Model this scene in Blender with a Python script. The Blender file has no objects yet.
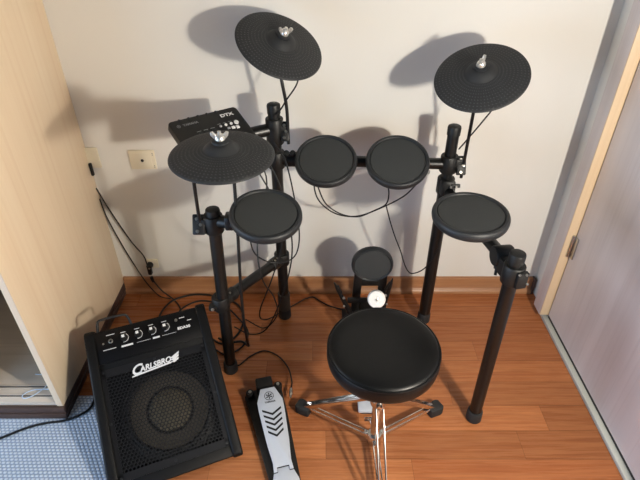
import bpy, bmesh, math, random
from mathutils import Vector, Matrix
random.seed(7)
sc = bpy.context.scene
COL = sc.collection
V = Vector
PI = math.pi

# ------------------------------------------------------------------ camera
cam_d = bpy.data.cameras.new('camera')
cam = bpy.data.objects.new('camera', cam_d)
COL.objects.link(cam)
cam.location = (0, -1.676, 1.46)
cam.rotation_euler = (math.radians(90 - 35.4), 0, 0)
cam_d.sensor_fit = 'HORIZONTAL'
cam_d.sensor_width = 36
cam_d.lens = 36 * 505 / 640
cam_d.clip_start = 0.05
sc.camera = cam

# ------------------------------------------------------------------ light
world = bpy.data.worlds.new('world')
sc.world = world
world.use_nodes = True
bg = world.node_tree.nodes['Background']
bg.inputs[0].default_value = (0.50, 0.72, 1.0, 1)
bg.inputs[1].default_value = 0.075

ld = bpy.data.lights.new('key_lamp', 'POINT')
ld.energy = 81
ld.color = (1.0, 0.93, 0.82)
ld.shadow_soft_size = 0.04
lo = bpy.data.objects.new('key_lamp', ld)
lo.location = (0.82, -1.60, 1.13)
COL.objects.link(lo)

wd = bpy.data.lights.new('window_daylight', 'AREA')
wd.shape = 'RECTANGLE'
wd.size = 1.2
wd.size_y = 0.9
wd.energy = 21
wd.color = (0.46, 0.69, 1.0)
wo = bpy.data.objects.new('window_daylight', wd)
wo.location = (-1.75, -2.15, 0.62)
wo.rotation_euler = (V((0.6, -0.6, 0.62)) - wo.location).to_track_quat('-Z', 'Y').to_euler()
COL.objects.link(wo)

sd = bpy.data.lights.new('door_fill', 'AREA')  # added fill light to brighten the door, not a known window
sd.shape = 'RECTANGLE'
sd.size = 1.1
sd.size_y = 1.2
sd.energy = 55
sd.color = (0.70, 0.82, 1.0)
so_ = bpy.data.objects.new('door_fill', sd)
so_.location = (-3.0, -1.35, 1.15)
so_.rotation_euler = V((1, 0, 0)).to_track_quat('-Z', 'Y').to_euler()
COL.objects.link(so_)

sc.view_settings.view_transform = 'Standard'
sc.view_settings.look = 'None'
sc.view_settings.gamma = 1
sc.view_settings.use_curve_mapping = False
sc.view_settings.exposure = 0.0

# ------------------------------------------------------------------ helpers
def hexc(h):
    c = [int(h[i:i + 2], 16) / 255 for i in (0, 2, 4)]
    return tuple(x / 12.92 if x <= .04045 else ((x + .055) / 1.055) ** 2.4 for x in c) + (1,)

class Nd:
    """small node-tree helper"""
    def __init__(s, name):
        s.m = bpy.data.materials.new(name)
        s.m.use_nodes = True
        s.t = s.m.node_tree
        s.b = s.t.nodes['Principled BSDF']
    def n(s, typ, ins=None, **props):
        x = s.t.nodes.new(typ)
        for k, v in props.items():
            setattr(x, k, v)
        for k, v in (ins or {}).items():
            s.put(x.inputs[k], v)
        return x
    def put(s, sock, v):
        if isinstance(v, bpy.types.NodeSocket):
            s.t.links.new(v, sock)
        else:
            sock.default_value = v
    def math(s, op, a, b=None, c=None):
        x = s.t.nodes.new('ShaderNodeMath')
        x.operation = op
        for i, v in enumerate((a, b, c)):
            if v is not None:
                s.put(x.inputs[i], v)
        return x.outputs[0]
    def mix(s, f, a, b, blend='MIX'):
        x = s.t.nodes.new('ShaderNodeMix')
        x.data_type = 'RGBA'
        x.blend_type = blend
        s.put(x.inputs[0], f)
        s.put(x.inputs[6], a)
        s.put(x.inputs[7], b)
        return x.outputs[2]
    def ramp(s, f, stops):
        x = s.t.nodes.new('ShaderNodeValToRGB')
        el = x.color_ramp.elements
        while len(el) < len(stops):
            el.new(0.5)
        for e, (p, c) in zip(el, stops):
            e.position = p
            e.color = c
        s.put(x.inputs[0], f)
        return x.outputs[0]
    def coord(s, scale=(1, 1, 1), rot=(0, 0, 0), out='Object'):
        tc = s.t.nodes.new('ShaderNodeTexCoord')
        mp = s.t.nodes.new('ShaderNodeMapping')
        mp.inputs['Scale'].default_value = scale
        mp.inputs['Rotation'].default_value = rot
        s.t.links.new(tc.outputs[out], mp.inputs[0])
        return mp.outputs[0]
    def noise(s, vec, scale, detail=3, rough=.5):
        x = s.n('ShaderNodeTexNoise', {'Vector': vec, 'Scale': scale, 'Detail': detail, 'Roughness': rough})
        return x.outputs[0]
    def bump(s, h, strength=.3, dist=.002):
        x = s.n('ShaderNodeBump', {'Height': h, 'Strength': strength, 'Distance': dist})
        s.t.links.new(x.outputs[0], s.b.inputs['Normal'])
    def base(s, c):
        s.put(s.b.inputs['Base Color'], c)
    def set(s, rough=.5, metal=0, spec=.5):
        s.b.inputs['Roughness'].default_value = rough
        s.b.inputs['Metallic'].default_value = metal
        s.b.inputs['Specular IOR Level'].default_value = spec
        return s

def plain(name, h, rough=.5, metal=0, spec=.5, var=.08, scale=40, bump=0):
    d = Nd(name).set(rough, metal, spec)
    c = hexc(h)
    nz = d.noise(d.coord(), scale, 4)
    lo_ = tuple(x * (1 - var) for x in c[:3]) + (1,)
    hi_ = tuple(min(1, x * (1 + var)) for x in c[:3]) + (1,)
    d.base(d.mix(nz, lo_, hi_))
    if bump:
        d.bump(nz, bump, .001)
    return d.m

M = {}
M['black_metal'] = plain('black_powder_coat', '0e0e0d', .36, 0, .45, .15, 200, .05)
M['black_plastic'] = plain('black_plastic', '131312', .5, 0, .4, .12, 120, .08)
M['black_rubber'] = plain('black_rubber', '262626', .72, 0, .4, .15, 150, .15)
M['clear_foot'] = plain('worn_foot', '3a352f', .6, 0, .4, .3, 60, .15)
M['pad_face'] = plain('pad_rubber', '353737', .66, 0, .3, .08, 300, .08)
M['pad_rim'] = plain('pad_rim_rubber', '202224', .5, 0, .45, .08, 120, .05)
M['leatherette'] = plain('black_leatherette', '0c0c0c', .38, 0, .28, .15, 500, .12)
M['chrome'] = plain('chrome', 'e6e3de', .16, 1, .5, .03, 30)
M['nickel'] = plain('satin_nickel', 'dedcd6', .28, .75, .5, .03, 30)
M['steel'] = plain('steel', 'b8b6b0', .3, 1, .5, .05, 60)
M['grey_plate'] = plain('grey_painted_plate', 'bec3cc', .42, .1, .5, .04, 60)
M['white_plastic'] = plain('white_plastic', 'e9e4d6', .4, 0, .5, .02, 30)
M['beater_white'] = plain('white_beater', 'ebe8e2', .5, 0, .5, .02, 40)
M['print'] = plain('white_print', 'e6e6e6', .5, 0, .3, .01)
M['print_dim'] = plain('grey_print', '8f9193', .5, 0, .3, .01)
M['print_black'] = plain('black_print', '17181a', .5, 0, .3, .01)
M['amp_shell'] = plain('amp_textured_coat', '0b0b0c', .55, 0, .22, .2, 300, .2)
M['amp_panel'] = plain('amp_panel', '08080a', .45, 0, .22, .1, 100)
M['grille'] = plain('grille_steel', '19191b', .36, .0, .4, .1, 100)
M['cone'] = plain('speaker_cone_paper', '484239', .7, 0, .3, .15, 90)
M['dust_cap'] = plain('dust_cap', '6f6653', .6, 0, .3, .2, 70)
M['surround'] = plain('speaker_surround', '0e0e0e', .6)
M['cable'] = plain('cable_rubber', '121212', .5, 0, .4, .1)
M['socket_hole'] = plain('socket_hole', '2a2622', .6)
M['beige_plastic'] = plain('ivory_plastic', 'e6ddc4', .4, 0, .5, .02, 30)
M['dark_plinth'] = plain('dark_plinth', '4a3a35', .4, 0, .5, .15, 20)
M['seal'] = plain('dark_seal', '2a2826', .6)
M['threshold'] = plain('grey_threshold', 'b5b6ae', .45, 0, .4, .05, 30)
M['white_cord'] = plain('white_cord', 'c9d8ea', .6, 0, .3, .02)
M['lamp_white'] = plain('indicator_white', 'f0f0ee', .4, 0, .4, .01)

def mat_wall():
    d = Nd('painted_plaster').set(.85, 0, .2)
    v = d.coord()
    n1 = d.noise(v, 2.2, 4)
    d.base(d.mix(n1, hexc('dcd9d1'), hexc('e4e1d9')))
    d.bump(d.noise(v, 170, 3), .18, .0012)
    return d.m
M['wall'] = mat_wall()

def mat_floor():
    d = Nd('laminate_floor').set(.3, 0, .2)
    tc = d.n('ShaderNodeTexCoord')
    sx = d.n('ShaderNodeSeparateXYZ', {0: tc.outputs['Object']})
    x, y = sx.outputs[0], sx.outputs[1]
    r = d.math('DIVIDE', d.math('ADD', y, 10 * .0985 - .0005 + .007), .0985)
    row = d.math('FLOOR', r)
    fr = d.math('FRACT', r)
    wn = d.n('ShaderNodeTexWhiteNoise', {'W': row}, noise_dimensions='1D').outputs[0]
    q = d.math('DIVIDE', d.math('ADD', d.math('ADD', x, 20), d.math('MULTIPLY', wn, 1.2)), .62)
    pl = d.math('FLOOR', q)
    fq = d.math('FRACT', q)
    cv = d.n('ShaderNodeCombineXYZ', {0: pl, 1: row})
    pid = d.n('ShaderNodeTexWhiteNoise', {'Vector': cv.outputs[0]}, noise_dimensions='3D').outputs[0]
    # grain stretched along the boards, shifted per board
    gv = d.n('ShaderNodeCombineXYZ', {0: d.math('MULTIPLY_ADD', x, 2.2, d.math('MULTIPLY', pid, 13)),
                                      1: d.math('MULTIPLY_ADD', y, 46, d.math('MULTIPLY', pid, 31)), 2: row})
    g1 = d.ramp(d.noise(gv.outputs[0], 1.6, 6, .62), [(.22, (0, 0, 0, 1)), (.78, (1, 1, 1, 1))])
    gv2 = d.n('ShaderNodeCombineXYZ', {0: d.math('MULTIPLY', x, 9), 1: d.math('MULTIPLY', y, 160), 2: row})
    g2 = d.noise(gv2.outputs[0], 1.0, 3, .6)
    c1 = d.ramp(pid, [(0, hexc('9a5936')), (.45, hexc('ae6b42')), (.75, hexc('c88152')), (1, hexc('6c3b24'))])
    c2 = d.mix(g1, hexc('6d3b24'), hexc('cd8c59'))
    c = d.mix(.36, c1, c2)
    c = d.mix(d.math('MULTIPLY', d.math('SUBTRACT', 1, d.ramp(g2, [(.35, (0, 0, 0, 1)), (.6, (1, 1, 1, 1))])), .3), c, hexc('6e3c20'))
    s1 = d.math('LESS_THAN', fr, .022)
    s2 = d.math('LESS_THAN', fq, .0022)
    seam = d.math('MAXIMUM', s1, s2)
    c = d.mix(d.math('MULTIPLY', seam, .6), c, hexc('4a2814'))
    d.base(c)
    d.put(d.b.inputs['Roughness'], d.math('MULTIPLY_ADD', g1, .16, .20))
    d.bump(d.math('SUBTRACT', g2, d.math('MULTIPLY', seam, 1.5)), .08, .001)
    return d.m
M['floor'] = mat_floor()

def mat_wood(name, a, b, dark, rough=.45, axis=2, freq=26, stretch=1.2, streak=.25, rot=(0, 0, 0)):
    d = Nd(name).set(rough, 0, .4)
    s = [freq] * 3
    s[axis] = stretch
    v = d.coord(tuple(s), rot)
    n1 = d.noise(v, 1.0, 5, .6)
    s2 = [freq * 4.5] * 3
    s2[axis] = stretch * 2
    n2 = d.noise(d.coord(tuple(s2), rot), 1.0, 3, .5)
    c = d.mix(d.ramp(n1, [(.3, (0, 0, 0, 1)), (.7, (1, 1, 1, 1))]), hexc(a), hexc(b))
    k = d.ramp(n2, [(.52, (0, 0, 0, 1)), (.75, (1, 1, 1, 1))])
    c = d.mix(d.math('MULTIPLY', k, streak), c, hexc(dark))
    d.base(c)
    d.bump(n2, .06, .001)
    return d.m
M['maple'] = mat_wood('pale_maple', 'e3cbab', 'ebd7ba', 'd0ae8a', .42, 2, 11, .4, .3)
M['maple_edge'] = mat_wood('pale_maple_edge', 'dcc6ac', 'e6d2b8', 'ccb092', .5, 2, 30, 1.0, .2)
M['shelf_wood'] = mat_wood('pale_shelf_board', 'c3b6a8', 'd2c6b8', 'aa9a8a', .5, 0, 20, 1.0, .3)
M['baseboard'] = mat_wood('baseboard_wood', '9c6c4a', 'b08058', '7e5236', .35, 0, 50, 1.5, .3)
M['door_wood'] = mat_wood('ash_grey_door', 'd6cdca', 'e0d8d5', 'c2b6b1', .42, 2, 15, .9, .35, (math.radians(28), 0, 0))
M['trim_wood'] = mat_wood('ash_grey_trim', 'c6bbb7', 'd1c7c3', 'b3a6a1', .42, 2, 24, .8, .3)
M['lit_jamb_wood'] = mat_wood('lit_jamb', 'd9bf9b', 'e2caa7', 'c6a67f', .42, 2, 26, .8, .2)  # paler, warmer frame wood: lamp light painted into the edge colour

def mat_rug():
    d = Nd('woven_rug').set(.9, 0, .15)
    tc = d.n('ShaderNodeTexCoord')
    sx = d.n('ShaderNodeSeparateXYZ', {0: tc.outputs['Object']})
    x, y = sx.outputs[0], sx.outputs[1]
    a = d.math('DIVIDE', d.math('ADD', y, 5), .0105)
    row = d.math('FLOOR', a)
    fr = d.math('FRACT', a)
    off = d.math('MULTIPLY', d.math('MODULO', row, 2), .5)
    b = d.math('FRACT', d.math('ADD', d.math('DIVIDE', d.math('ADD', x, 5), .0135), off))
    h1 = d.math('SINE', d.math('MULTIPLY', fr, PI))
    h2 = d.math('SINE', d.math('MULTIPLY', b, PI))
    h = d.math('MULTIPLY', h1, h2)
    nz = d.noise(tc.outputs['Object'], 14, 3)
    c = d.ramp(h, [(.15, hexc('8c9ab0')), (.5, hexc('b9c4d2')), (.9, hexc('d3dae3'))])
    c = d.mix(d.math('MULTIPLY', nz, .25), c, hexc('aebccd'))
    d.base(c)
    d.bump(h, .6, .003)
    return d.m
M['rug'] = mat_rug()

def mat_cymbal():
    d = Nd('dimpled_cymbal_rubber').set(.6, 0, .3)
    tc = d.n('ShaderNodeTexCoord')
    sx = d.n('ShaderNodeSeparateXYZ', {0: tc.outputs['UV']})
    u, r = sx.outputs[0], sx.outputs[1]          # u = turn 0..1, r = radius / rim radius
    a = d.math('SINE', d.math('MULTIPLY', u, 2 * PI * 72))
    k = d.math('SINE', d.math('MULTIPLY', r, 2 * PI * 14))
    h = d.math('MULTIPLY', d.math('MAXIMUM', a, 0), d.math('MAXIMUM', k, 0))
    zone = d.math('MULTIPLY', d.math('GREATER_THAN', r, .36), d.math('LESS_THAN', r, .955))
    h = d.math('MULTIPLY', h, zone)
    c = d.mix(h, hexc('2b2c2d'), hexc('4b4d4e'))
    d.base(c)
    d.bump(h, .8, .002)
    return d.m
M['cymbal'] = mat_cymbal()

# --- mesh building
WORLD = {}
def woff(o):
    v = V((0, 0, 0))
    while o is not None:
        v += o.location
        o = o.parent
    return v

class MB:
    def __init__(s):
        s.v, s.f, s.mi, s.uv = [], [], [], None
    def add(s, vs, fs, m=None, mi=0):
        k = len(s.v)
        for p in vs:
            p = V(p)
            s.v.append(m @ p if m is not None else p)
        for f in fs:
            s.f.append([i + k for i in f])
            s.mi.append(mi)
        return s
    def bm(s, b, m=None, mi=0):
        b.verts.ensure_lookup_table()
        b.verts.index_update()
        s.add([v.co.copy() for v in b.verts], [[v.index for v in f.verts] for f in b.faces], m, mi)
        b.free()
        return s
    def box(s, c, size, m=None, bev=0, seg=2, mi=0):
        b = bmesh.new()
        bmesh.ops.create_cube(b, size=1)
        for v in b.verts:
            v.co = V((v.co.x * size[0] + c[0], v.co.y * size[1] + c[1], v.co.z * size[2] + c[2]))
        if bev:
            bmesh.ops.bevel(b, geom=list(b.edges), offset=bev, segments=seg, affect='EDGES', profile=.5)
        return s.bm(b, m, mi)
    def prism(s, poly, h, m=None, bev=0, seg=2, mi=0, axis=2):
        """closed 2-D outline extruded from 0 to h along its normal"""
        b = bmesh.new()
        vs = [b.verts.new((p[0], p[1], 0)) for p in poly]
        f = b.faces.new(vs)
        ex = bmesh.ops.extrude_face_region(b, geom=[f])
        for e in ex['geom']:
            if isinstance(e, bmesh.types.BMVert):
                e.co.z += h
        bmesh.ops.recalc_face_normals(b, faces=b.faces)
        if bev:
            bmesh.ops.bevel(b, geom=list(b.edges), offset=bev, segments=seg, affect='EDGES', profile=.5)
        return s.bm(b, m, mi)
    def lathe(s, prof, m=None, seg=40, mi=0, caps=True):
        vs, fs = [], []
        n = len(prof)
        for i in range(seg):
            a = 2 * PI * i / seg
            for r, z in prof:
                vs.append((r * math.cos(a), r * math.sin(a), z))
        for i in range(seg):
            j = (i + 1) % seg
            for k in range(n - 1):
                fs.append((i * n + k, j * n + k, j * n + k + 1, i * n + k + 1))
        if caps:
            if prof[0][0] > 1e-6:
                fs.append([i * n for i in range(seg)][::-1])
            if prof[-1][0] > 1e-6:
                fs.append([i * n + n - 1 for i in range(seg)])
        return s.add(vs, fs, m, mi)
    def tube(s, pts, r, seg=14, m=None, mi=0, flat=1.0):
        pts = [V(p) for p in pts]
        n = len(pts)
        rs = r if isinstance(r, (list, tuple)) else [r] * n
        tang = []
        for i in range(n):
            a = pts[max(i - 1, 0)]
            b = pts[min(i + 1, n - 1)]
            tang.append((b - a).normalized())
        ref = V((0, 0, 1)) if abs(tang[0].z) < .9 else V((1, 0, 0))
        u = (ref - tang[0] * ref.dot(tang[0])).normalized()
        vs, fs = [], []
        for i in range(n):
            t = tang[i]
            u = (u - t * u.dot(t)).normalized()
            w = t.cross(u)
            for k in range(seg):
                a = 2 * PI * k / seg
                vs.append(pts[i] + (u * math.cos(a) * flat + w * math.sin(a)) * rs[i])
        for i in range(n - 1):
            for k in range(seg):
                q = (k + 1) % seg
                fs.append((i * seg + k, i * seg + q, (i + 1) * seg + q, (i + 1) * seg + k))
        fs.append(list(range(seg))[::-1])
        fs.append([(n - 1) * seg + k for k in range(seg)])
        return s.add(vs, fs, m, mi)
    def build(s, name, mats, parent=None, loc=None, sharp=38):
        if not isinstance(mats, (list, tuple)):
            mats = [mats]
        me = bpy.data.meshes.new(name)
        off = woff(parent) if parent is not None else V((0, 0, 0))
        if loc is None:
            if parent is not None:
                loc = V((0, 0, 0))
                org = off
            else:
                loc = V((0, 0, 0))
                org = loc
        else:
            loc = V(loc)
            org = loc
        me.from_pydata([p - org for p in s.v], [], s.f)
        me.update()
        if s.uv:
            me.uv_layers.new(name='UVMap')
            uvd = me.uv_layers[0].data
            for p in me.polygons:
                us = [s.uv(s.v[i])for i in p.vertices]
                base = us[0][0]
                for li, q in zip(p.loop_indices, us):
                    a = q[0]
                    if a - base > .5: a -= 1
                    if base - a > .5: a += 1
                    uvd[li].uv = (a, q[1])
        for mt in mats:
            me.materials.append(mt)
        me.polygons.foreach_set('material_index', s.mi)
        b = bmesh.new()
        b.from_mesh(me)
        bmesh.ops.recalc_face_normals(b, faces=b.faces)
        b.to_mesh(me)
        b.free()
        me.polygons.foreach_set('use_smooth', [True] * len(me.polygons))
        me.set_sharp_from_angle(angle=math.radians(sharp))
        o = bpy.data.objects.new(name, me)
        o.location = loc
        COL.objects.link(o)
        if parent is not None:
            o.parent = parent
        return o

def tag(o, label=None, cat=None, group=None, kind=None):
    if label: o['label'] = label
    if cat: o['category'] = cat
    if group: o['group'] = group
    if kind: o['kind'] = kind
    return o

def thing(name, loc, label, cat, group=None):
    o = bpy.data.objects.new(name, None)
    o.empty_display_size = .05
    o.location = loc
    COL.objects.link(o)
    return tag(o, label, cat, group)

def frame(o, z, xh=(1, 0, 0)):
    """matrix with origin o, local z along z, local x near xh"""
    z = V(z).normalized()
    x = V(xh)
    x = (x - z * x.dot(z)).normalized()
    y = z.cross(x)
    m = Matrix((x, y, z)).transposed().to_4x4()
    m.translation = V(o)
    return m

def spline(pts, n=8):
    P = [V(p) for p in pts]
    out = []
    for i in range(len(P) - 1):
        p0 = P[i - 1] if i else P[0] * 2 - P[1]
        p1, p2 = P[i], P[i + 1]
        p3 = P[i + 2] if i + 2 < len(P) else P[-1] * 2 - P[-2]
        for k in range(n):
            t = k / n
            out.append(.5 * ((2 * p1) + (p2 - p0) * t + (2 * p0 - 5 * p1 + 4 * p2 - p3) * t * t + (3 * p1 - p0 - 3 * p2 + p3) * t ** 3))
    out.append(P[-1])
    return out

def fillet(pts, r, n=6):
    P = [V(p) for p in pts]
    out = [P[0]]
    for i in range(1, len(P) - 1):
        a = (P[i - 1] - P[i]); b = (P[i + 1] - P[i])
        k = min(r, a.length * .45, b.length * .45)
        s, e = P[i] + a.normalized() * k, P[i] + b.normalized() * k
        for j in range(n + 1):
            t = j / n
            out.append(s * (1 - t) ** 2 + P[i] * 2 * t * (1 - t) + e * t * t)
    out.append(P[-1])
    return out

def text(body, size, m, name, mat, parent, shear=0, depth=.0006, align='CENTER', sx=1.0, offset=0, spacing=1.0):
    cu = bpy.data.curves.new('lettering', 'FONT')
    cu.body = body
    cu.size = size
    cu.shear = shear
    cu.extrude = depth
    cu.align_x = align
    cu.align_y = 'CENTER'
    cu.offset = offset
    cu.space_character = spacing
    cu.resolution_u = 3
    to = bpy.data.objects.new('lettering', cu)
    COL.objects.link(to)
    bpy.context.view_layer.update()
    me = bpy.data.meshes.new_from_object(to)
    bpy.data.objects.remove(to)
    b = MB()
    b.add([V((v.co.x * sx, v.co.y, v.co.z)) for v in me.vertices], [list(p.vertices) for p in me.polygons], m)
    bpy.data.meshes.remove(me)
    if name is None:
        return b
    return b.build(name, mat, parent)

# ================================================================== SETTING
XR = 0.928      # plane of the right-hand wall
b = MB().box((-.15, -1.4, -.03), (4.4, 4.2, .06)); tag(b.build('floor', M['floor']), kind='structure')
b = MB().box((-.35, .05, 1.2), (4.0, .10, 2.4)); tag(b.build('wall_back', M['wall']), kind='structure')
b = MB()
b.box((XR + .05, -.08, 1.2), (.10, .16, 2.4))
b.box((XR + .05, -2.26, 1.2), (.10, 2.4, 2.4))
b.box((XR + .05, -.61, 2.22), (.10, .9, .36))
tag(b.build('wall_right', M['wall']), kind='structure')

# baseboard with a rounded bead at its foot
b = MB()
prof = [(0, 0), (-.026, 0), (-.027, .008), (-.024, .016), (-.017, .021), (-.014, .024), (-.013, .060), (-.0135, .072), (-.011, .077), (0, .078)]
vs, fs = [], []
for x in (-.842, .912):
    for y, z in prof:
        vs.append((x, y, z))
n = len(prof)
for k in range(n):
    q = (k + 1) % n
    fs.append((k, q, n + q, n + k))
fs.append(list(range(n))); fs.append(list(range(n, 2 * n))[::-1])
b.add(vs, fs)
tag(b.build('baseboard_back', M['baseboard'], sharp=50), kind='structure')
b = MB().box((.916, -.0135, .039), (.008, .027, .082), bev=.001)
tag(b.build('trim_1', M['dark_plinth']), kind='structure')

# door frame: face board, rebate edge with lamp light put into its colour
b = MB()
b.box((.916, -.146, 1.062), (.052, .064, 2.076), bev=.002)
b.box((.916, -1.11, 1.05), (.052, .068, 2.1), bev=.002)
b.box((.916, -.632, 2.135), (.052, 1.022, .07), bev=.002)
t2 = tag(b.build('trim_2', M['trim_wood']), kind='structure')
b = MB()
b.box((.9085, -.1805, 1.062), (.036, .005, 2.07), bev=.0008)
tag(b.build('rebate_edge', M['lit_jamb_wood'], t2), 'edge strip of the grey door frame, lamp light painted into its colour')
# sill under the door
b = MB().box((.946, -.60, .008), (.080, 1.0, .016), bev=.003)
tag(b.build('trim_3', M['threshold']), kind='structure')
# door leaf
b = MB().box((.944, -.630, 1.06), (.04, .886, 2.062), bev=.0015)
door = tag(b.build('door_1', M['door_wood']), kind='structure')
b = MB().box((.936, -.630, .0225), (.022, .884, .009))
b.build('bottom_seal', M['seal'], door)
b = MB()
for z0 in (.374,):
    b.box((.9215, -.199, z0), (.004, .026, .088), bev=.0008)
    b.lathe([(0, -.046), (.0055, -.046), (.006, -.044), (.006, .044), (.0055, .046), (0, .046)], frame((.916, -.1875, z0), (0, 0, 1)), 14)
    for dz in (-.015, .015):
        b.lathe([(.0062, -.001), (.0064, 0), (.0062, .001)], frame((.916, -.1875, z0 + dz), (0, 0, 1)), 14)
    for dz in (-.03, 0, .03):
        b.lathe([(.003, 0), (.0028, .0012), (0, .0014)], frame((.9195, -.203, z0 + dz), (-1, 0, 0)), 10)
tag(b.build('hinge', M['steel'], door), 'brushed steel butt hinge')

# ================================================================== WARDROBE
wr = thing('wardrobe', (-1.37, -.32, 0), 'tall pale maple wardrobe with open front and dark plinth at left', 'wardrobe')
X0 = -.845
MB().box((X0 - .010, -.319, 1.06), (.020, .636, 2.02), bev=.001).build('side_panel', [M['maple']], wr)
MB().box((X0 - .010, -.6383, 1.06), (.0198, .0016, 2.0)).build('edge_band', M['maple_edge'], wr)
MB().box((-1.885, -.319, 1.06), (.020, .636, 2.02), bev=.001).build('side_panel', [M['maple']], wr)
MB().box((-1.37, -.319, .058), (1.008, .630, .016), bev=.001).build('bottom_board', M['shelf_wood'], wr)
MB().box((-1.37, -.319, 2.06), (1.008, .630, .020), bev=.001).build('top_board', M['maple'], wr)
MB().box((-1.37, -.012, 1.06), (1.008, .008, 1.97)).build('back_panel', M['shelf_wood'], wr)
MB().box((-1.37, -.30, .95), (.018, .55, 1.76)).build('divider', M['shelf_wood'], wr)
b = MB().box((-1.50, -.610, 1.06), (.74, .018, 1.98), bev=.002)
b.build('sliding_door', M['maple'], wr)  # door panel out of view, added to keep light out of the interior
for y in (-.615, -.578):
    b = MB()
    b.box((-1.365, y, .0672), (.99, .004, .003))
    b.box((-1.365, y + .010, .0672), (.99, .004, .003))
    tr = b.build('track', M['shelf_wood'], wr)
    MB().box((-1.365, y + .005, .0667), (.99, .0055, .0008)).build('groove', M['seal'], tr)
# plinth of two stepped courses
b = MB()
b.box((-1.372, -.6425, .012), (1.066, .017, .024), bev=.002)
b.box((-1.372, -.6405, .037), (1.062, .012, .026), bev=.003)
b.build('front_plinth', M['dark_plinth'], wr)
b = MB()
b.box((X0 - .005, -.318, .012), (.020, .632, .024), bev=.002)
b.box((X0 - .007, -.318, .037), (.018, .632, .026), bev=.003)
b.build('side_plinth', M['dark_plinth'], wr)
# pull cord lying on the wardrobe floor
pts = [(-.985, -.520, .069), (-.950, -.525, .070), (-.925, -.545, .071), (-.925, -.580, .073), (-.950, -.612, .072),
       (-.975, -.622, .071), (-.985, -.608, .071), (-.960, -.590, .072), (-.920, -.586, .072), (-.895, -.588, .072)]
tag(MB().tube(spline(pts, 6), .0016, 8).build('cord', M['white_cord'], loc=(-.93, -.57, .068)),
    'thin white cord lying curled on the bottom board inside the wardrobe', 'cord')

# ================================================================== RUG
b = MB()
poly = [(-2.3, -1.6), (-.47, -1.6), (-.47, -.56), (-.8385, -.56), (-.8385, -.6525), (-2.3, -.6525)]
b.prism(poly, .004, frame((0, 0, 0.0005), (0, 0, 1)))
tag(b.build('rug', M['rug'], loc=(-1.0, -1.0, 0)), 'light blue woven rug in the lower left corner of the floor', 'rug')

# ================================================================== DRUM RACK
LF = V((-.325, -.444, 0)); LR = V((-.144, -.162, 0)); RR = V((.421, -.185, 0)); RF = V((.511, -.647, 0))
rack = thing('drum_rack', (.09, -.38, 0), 'black four post tubular drum rack holding the electronic pads', 'drum rack')
PR = .0195
def post(p, h, foot_h=.045, foot='black_rubber', wide=None, lean=(0, 0, 0)):
    b = MB()
    lean = V(lean)
    if wide:
        b.tube([p + V((0, 0, .02)), p + V((0, 0, wide))], PR + .0025, 20)
        b.tube([p + V((0, 0, wide)), p + V((0, 0, h))], PR - .001, 20)
    else:
        b.tube([p + V((0, 0, .02)), p + lean + V((0, 0, h))], PR, 20)
    o = b.build('post', M['black_metal'], rack)
    f = MB().lathe([(0, 0), (PR + .004, 0), (PR + .006, .004), (PR + .005, foot_h - .004), (PR + .003, foot_h), (PR - .002, foot_h)], Matrix.Translation(p), 22)
    fo = f.build('rubber_foot', M[foot], o)
    c = MB().lathe([(PR - .004, -.02), (PR + .0015, -.02), (PR + .002, .004), (PR + .0005, .009), (PR - .004, .0115), (0, .012)], Matrix.Translation(p + lean + V((0, 0, h))), 22)
    c.build('post_cap', M['black_plastic'], o)
    return o
post(LF, .684, lean=(.016, 0, 0))
o = post(LR, .890)
MB().lathe([(PR + .002, .045), (PR + .005, .046), (PR + .005, .125), (PR + .002, .127)], Matrix.Translation(LR), 20).build('worn_sleeve', M['clear_foot'], o)
post(RR, .828, wide=.60)
post(RF, .678, lean=(-.006, 0, 0))

def collar(p, h=.055, r=None):
    r = r or PR + .009
    return [(PR - .002, -h / 2), (r - .002, -h / 2), (r, -h / 2 + .003), (r, h / 2 - .003), (r - .002, h / 2), (PR - .002, h / 2)]

def bolt(p, d, r=.005):
    return MB().lathe([(r, 0), (r, .003), (r * .8, .0045), (r * .45, .0046), (r * .4, .0025), (0, .0025)], frame(p, d), 12)

def clamp(p, plate_c, plate_s, facing, bolts, extra=None, h=.058):
    """collar around a post with a bolted cheek plate"""
    b = MB().lathe(collar(p, h), Matrix.Translation(p), 22)
    if extra: extra(b)
    o = b.build('clamp', M['black_plastic'], rack)
    if plate_s:
        c = V(plate_c)
        d = V(facing).normalized()
        m = frame(c, d, (0, 0, 1))
        q = MB()
        q.box((0, 0, 0), (plate_s[1], plate_s[0], plate_s[2]), m, bev=.004)
        mid = (V((c.x, c.y, p.z)) + p) / 2
        q.box(mid, (abs(c.x - p.x) + .012, abs(c.y - p.y) + .012, plate_s[1] * .7), bev=.003)
        po = q.build('cheek_plate', M['black_plastic'], o)
        for (bx, by) in bolts:
            bolt(m @ V((by, bx, plate_s[2] / 2)), d).build('bolt', M['steel'], po)
    return o

FA = (0, -.8, .45)
# hi-hat clamp on the left front post
clamp(LF + V((.014, 0, .645)), LF + V((-.026, -.012, .648)), (.036, .060, .016), FA, [(.004, .017), (-.007, .0), (.003, -.019)])
# crash clamp and module clamp on the left rear post
clamp(LR + V((0, 0, .812)), LR + V((.034, -.014, .815)), (.026, .062, .016), FA, [(.003, .018), (-.003, -.001), (.003, -.020)], h=.085)
clamp(LR + V((0, 0, .712)), None, None, None, [])
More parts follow.
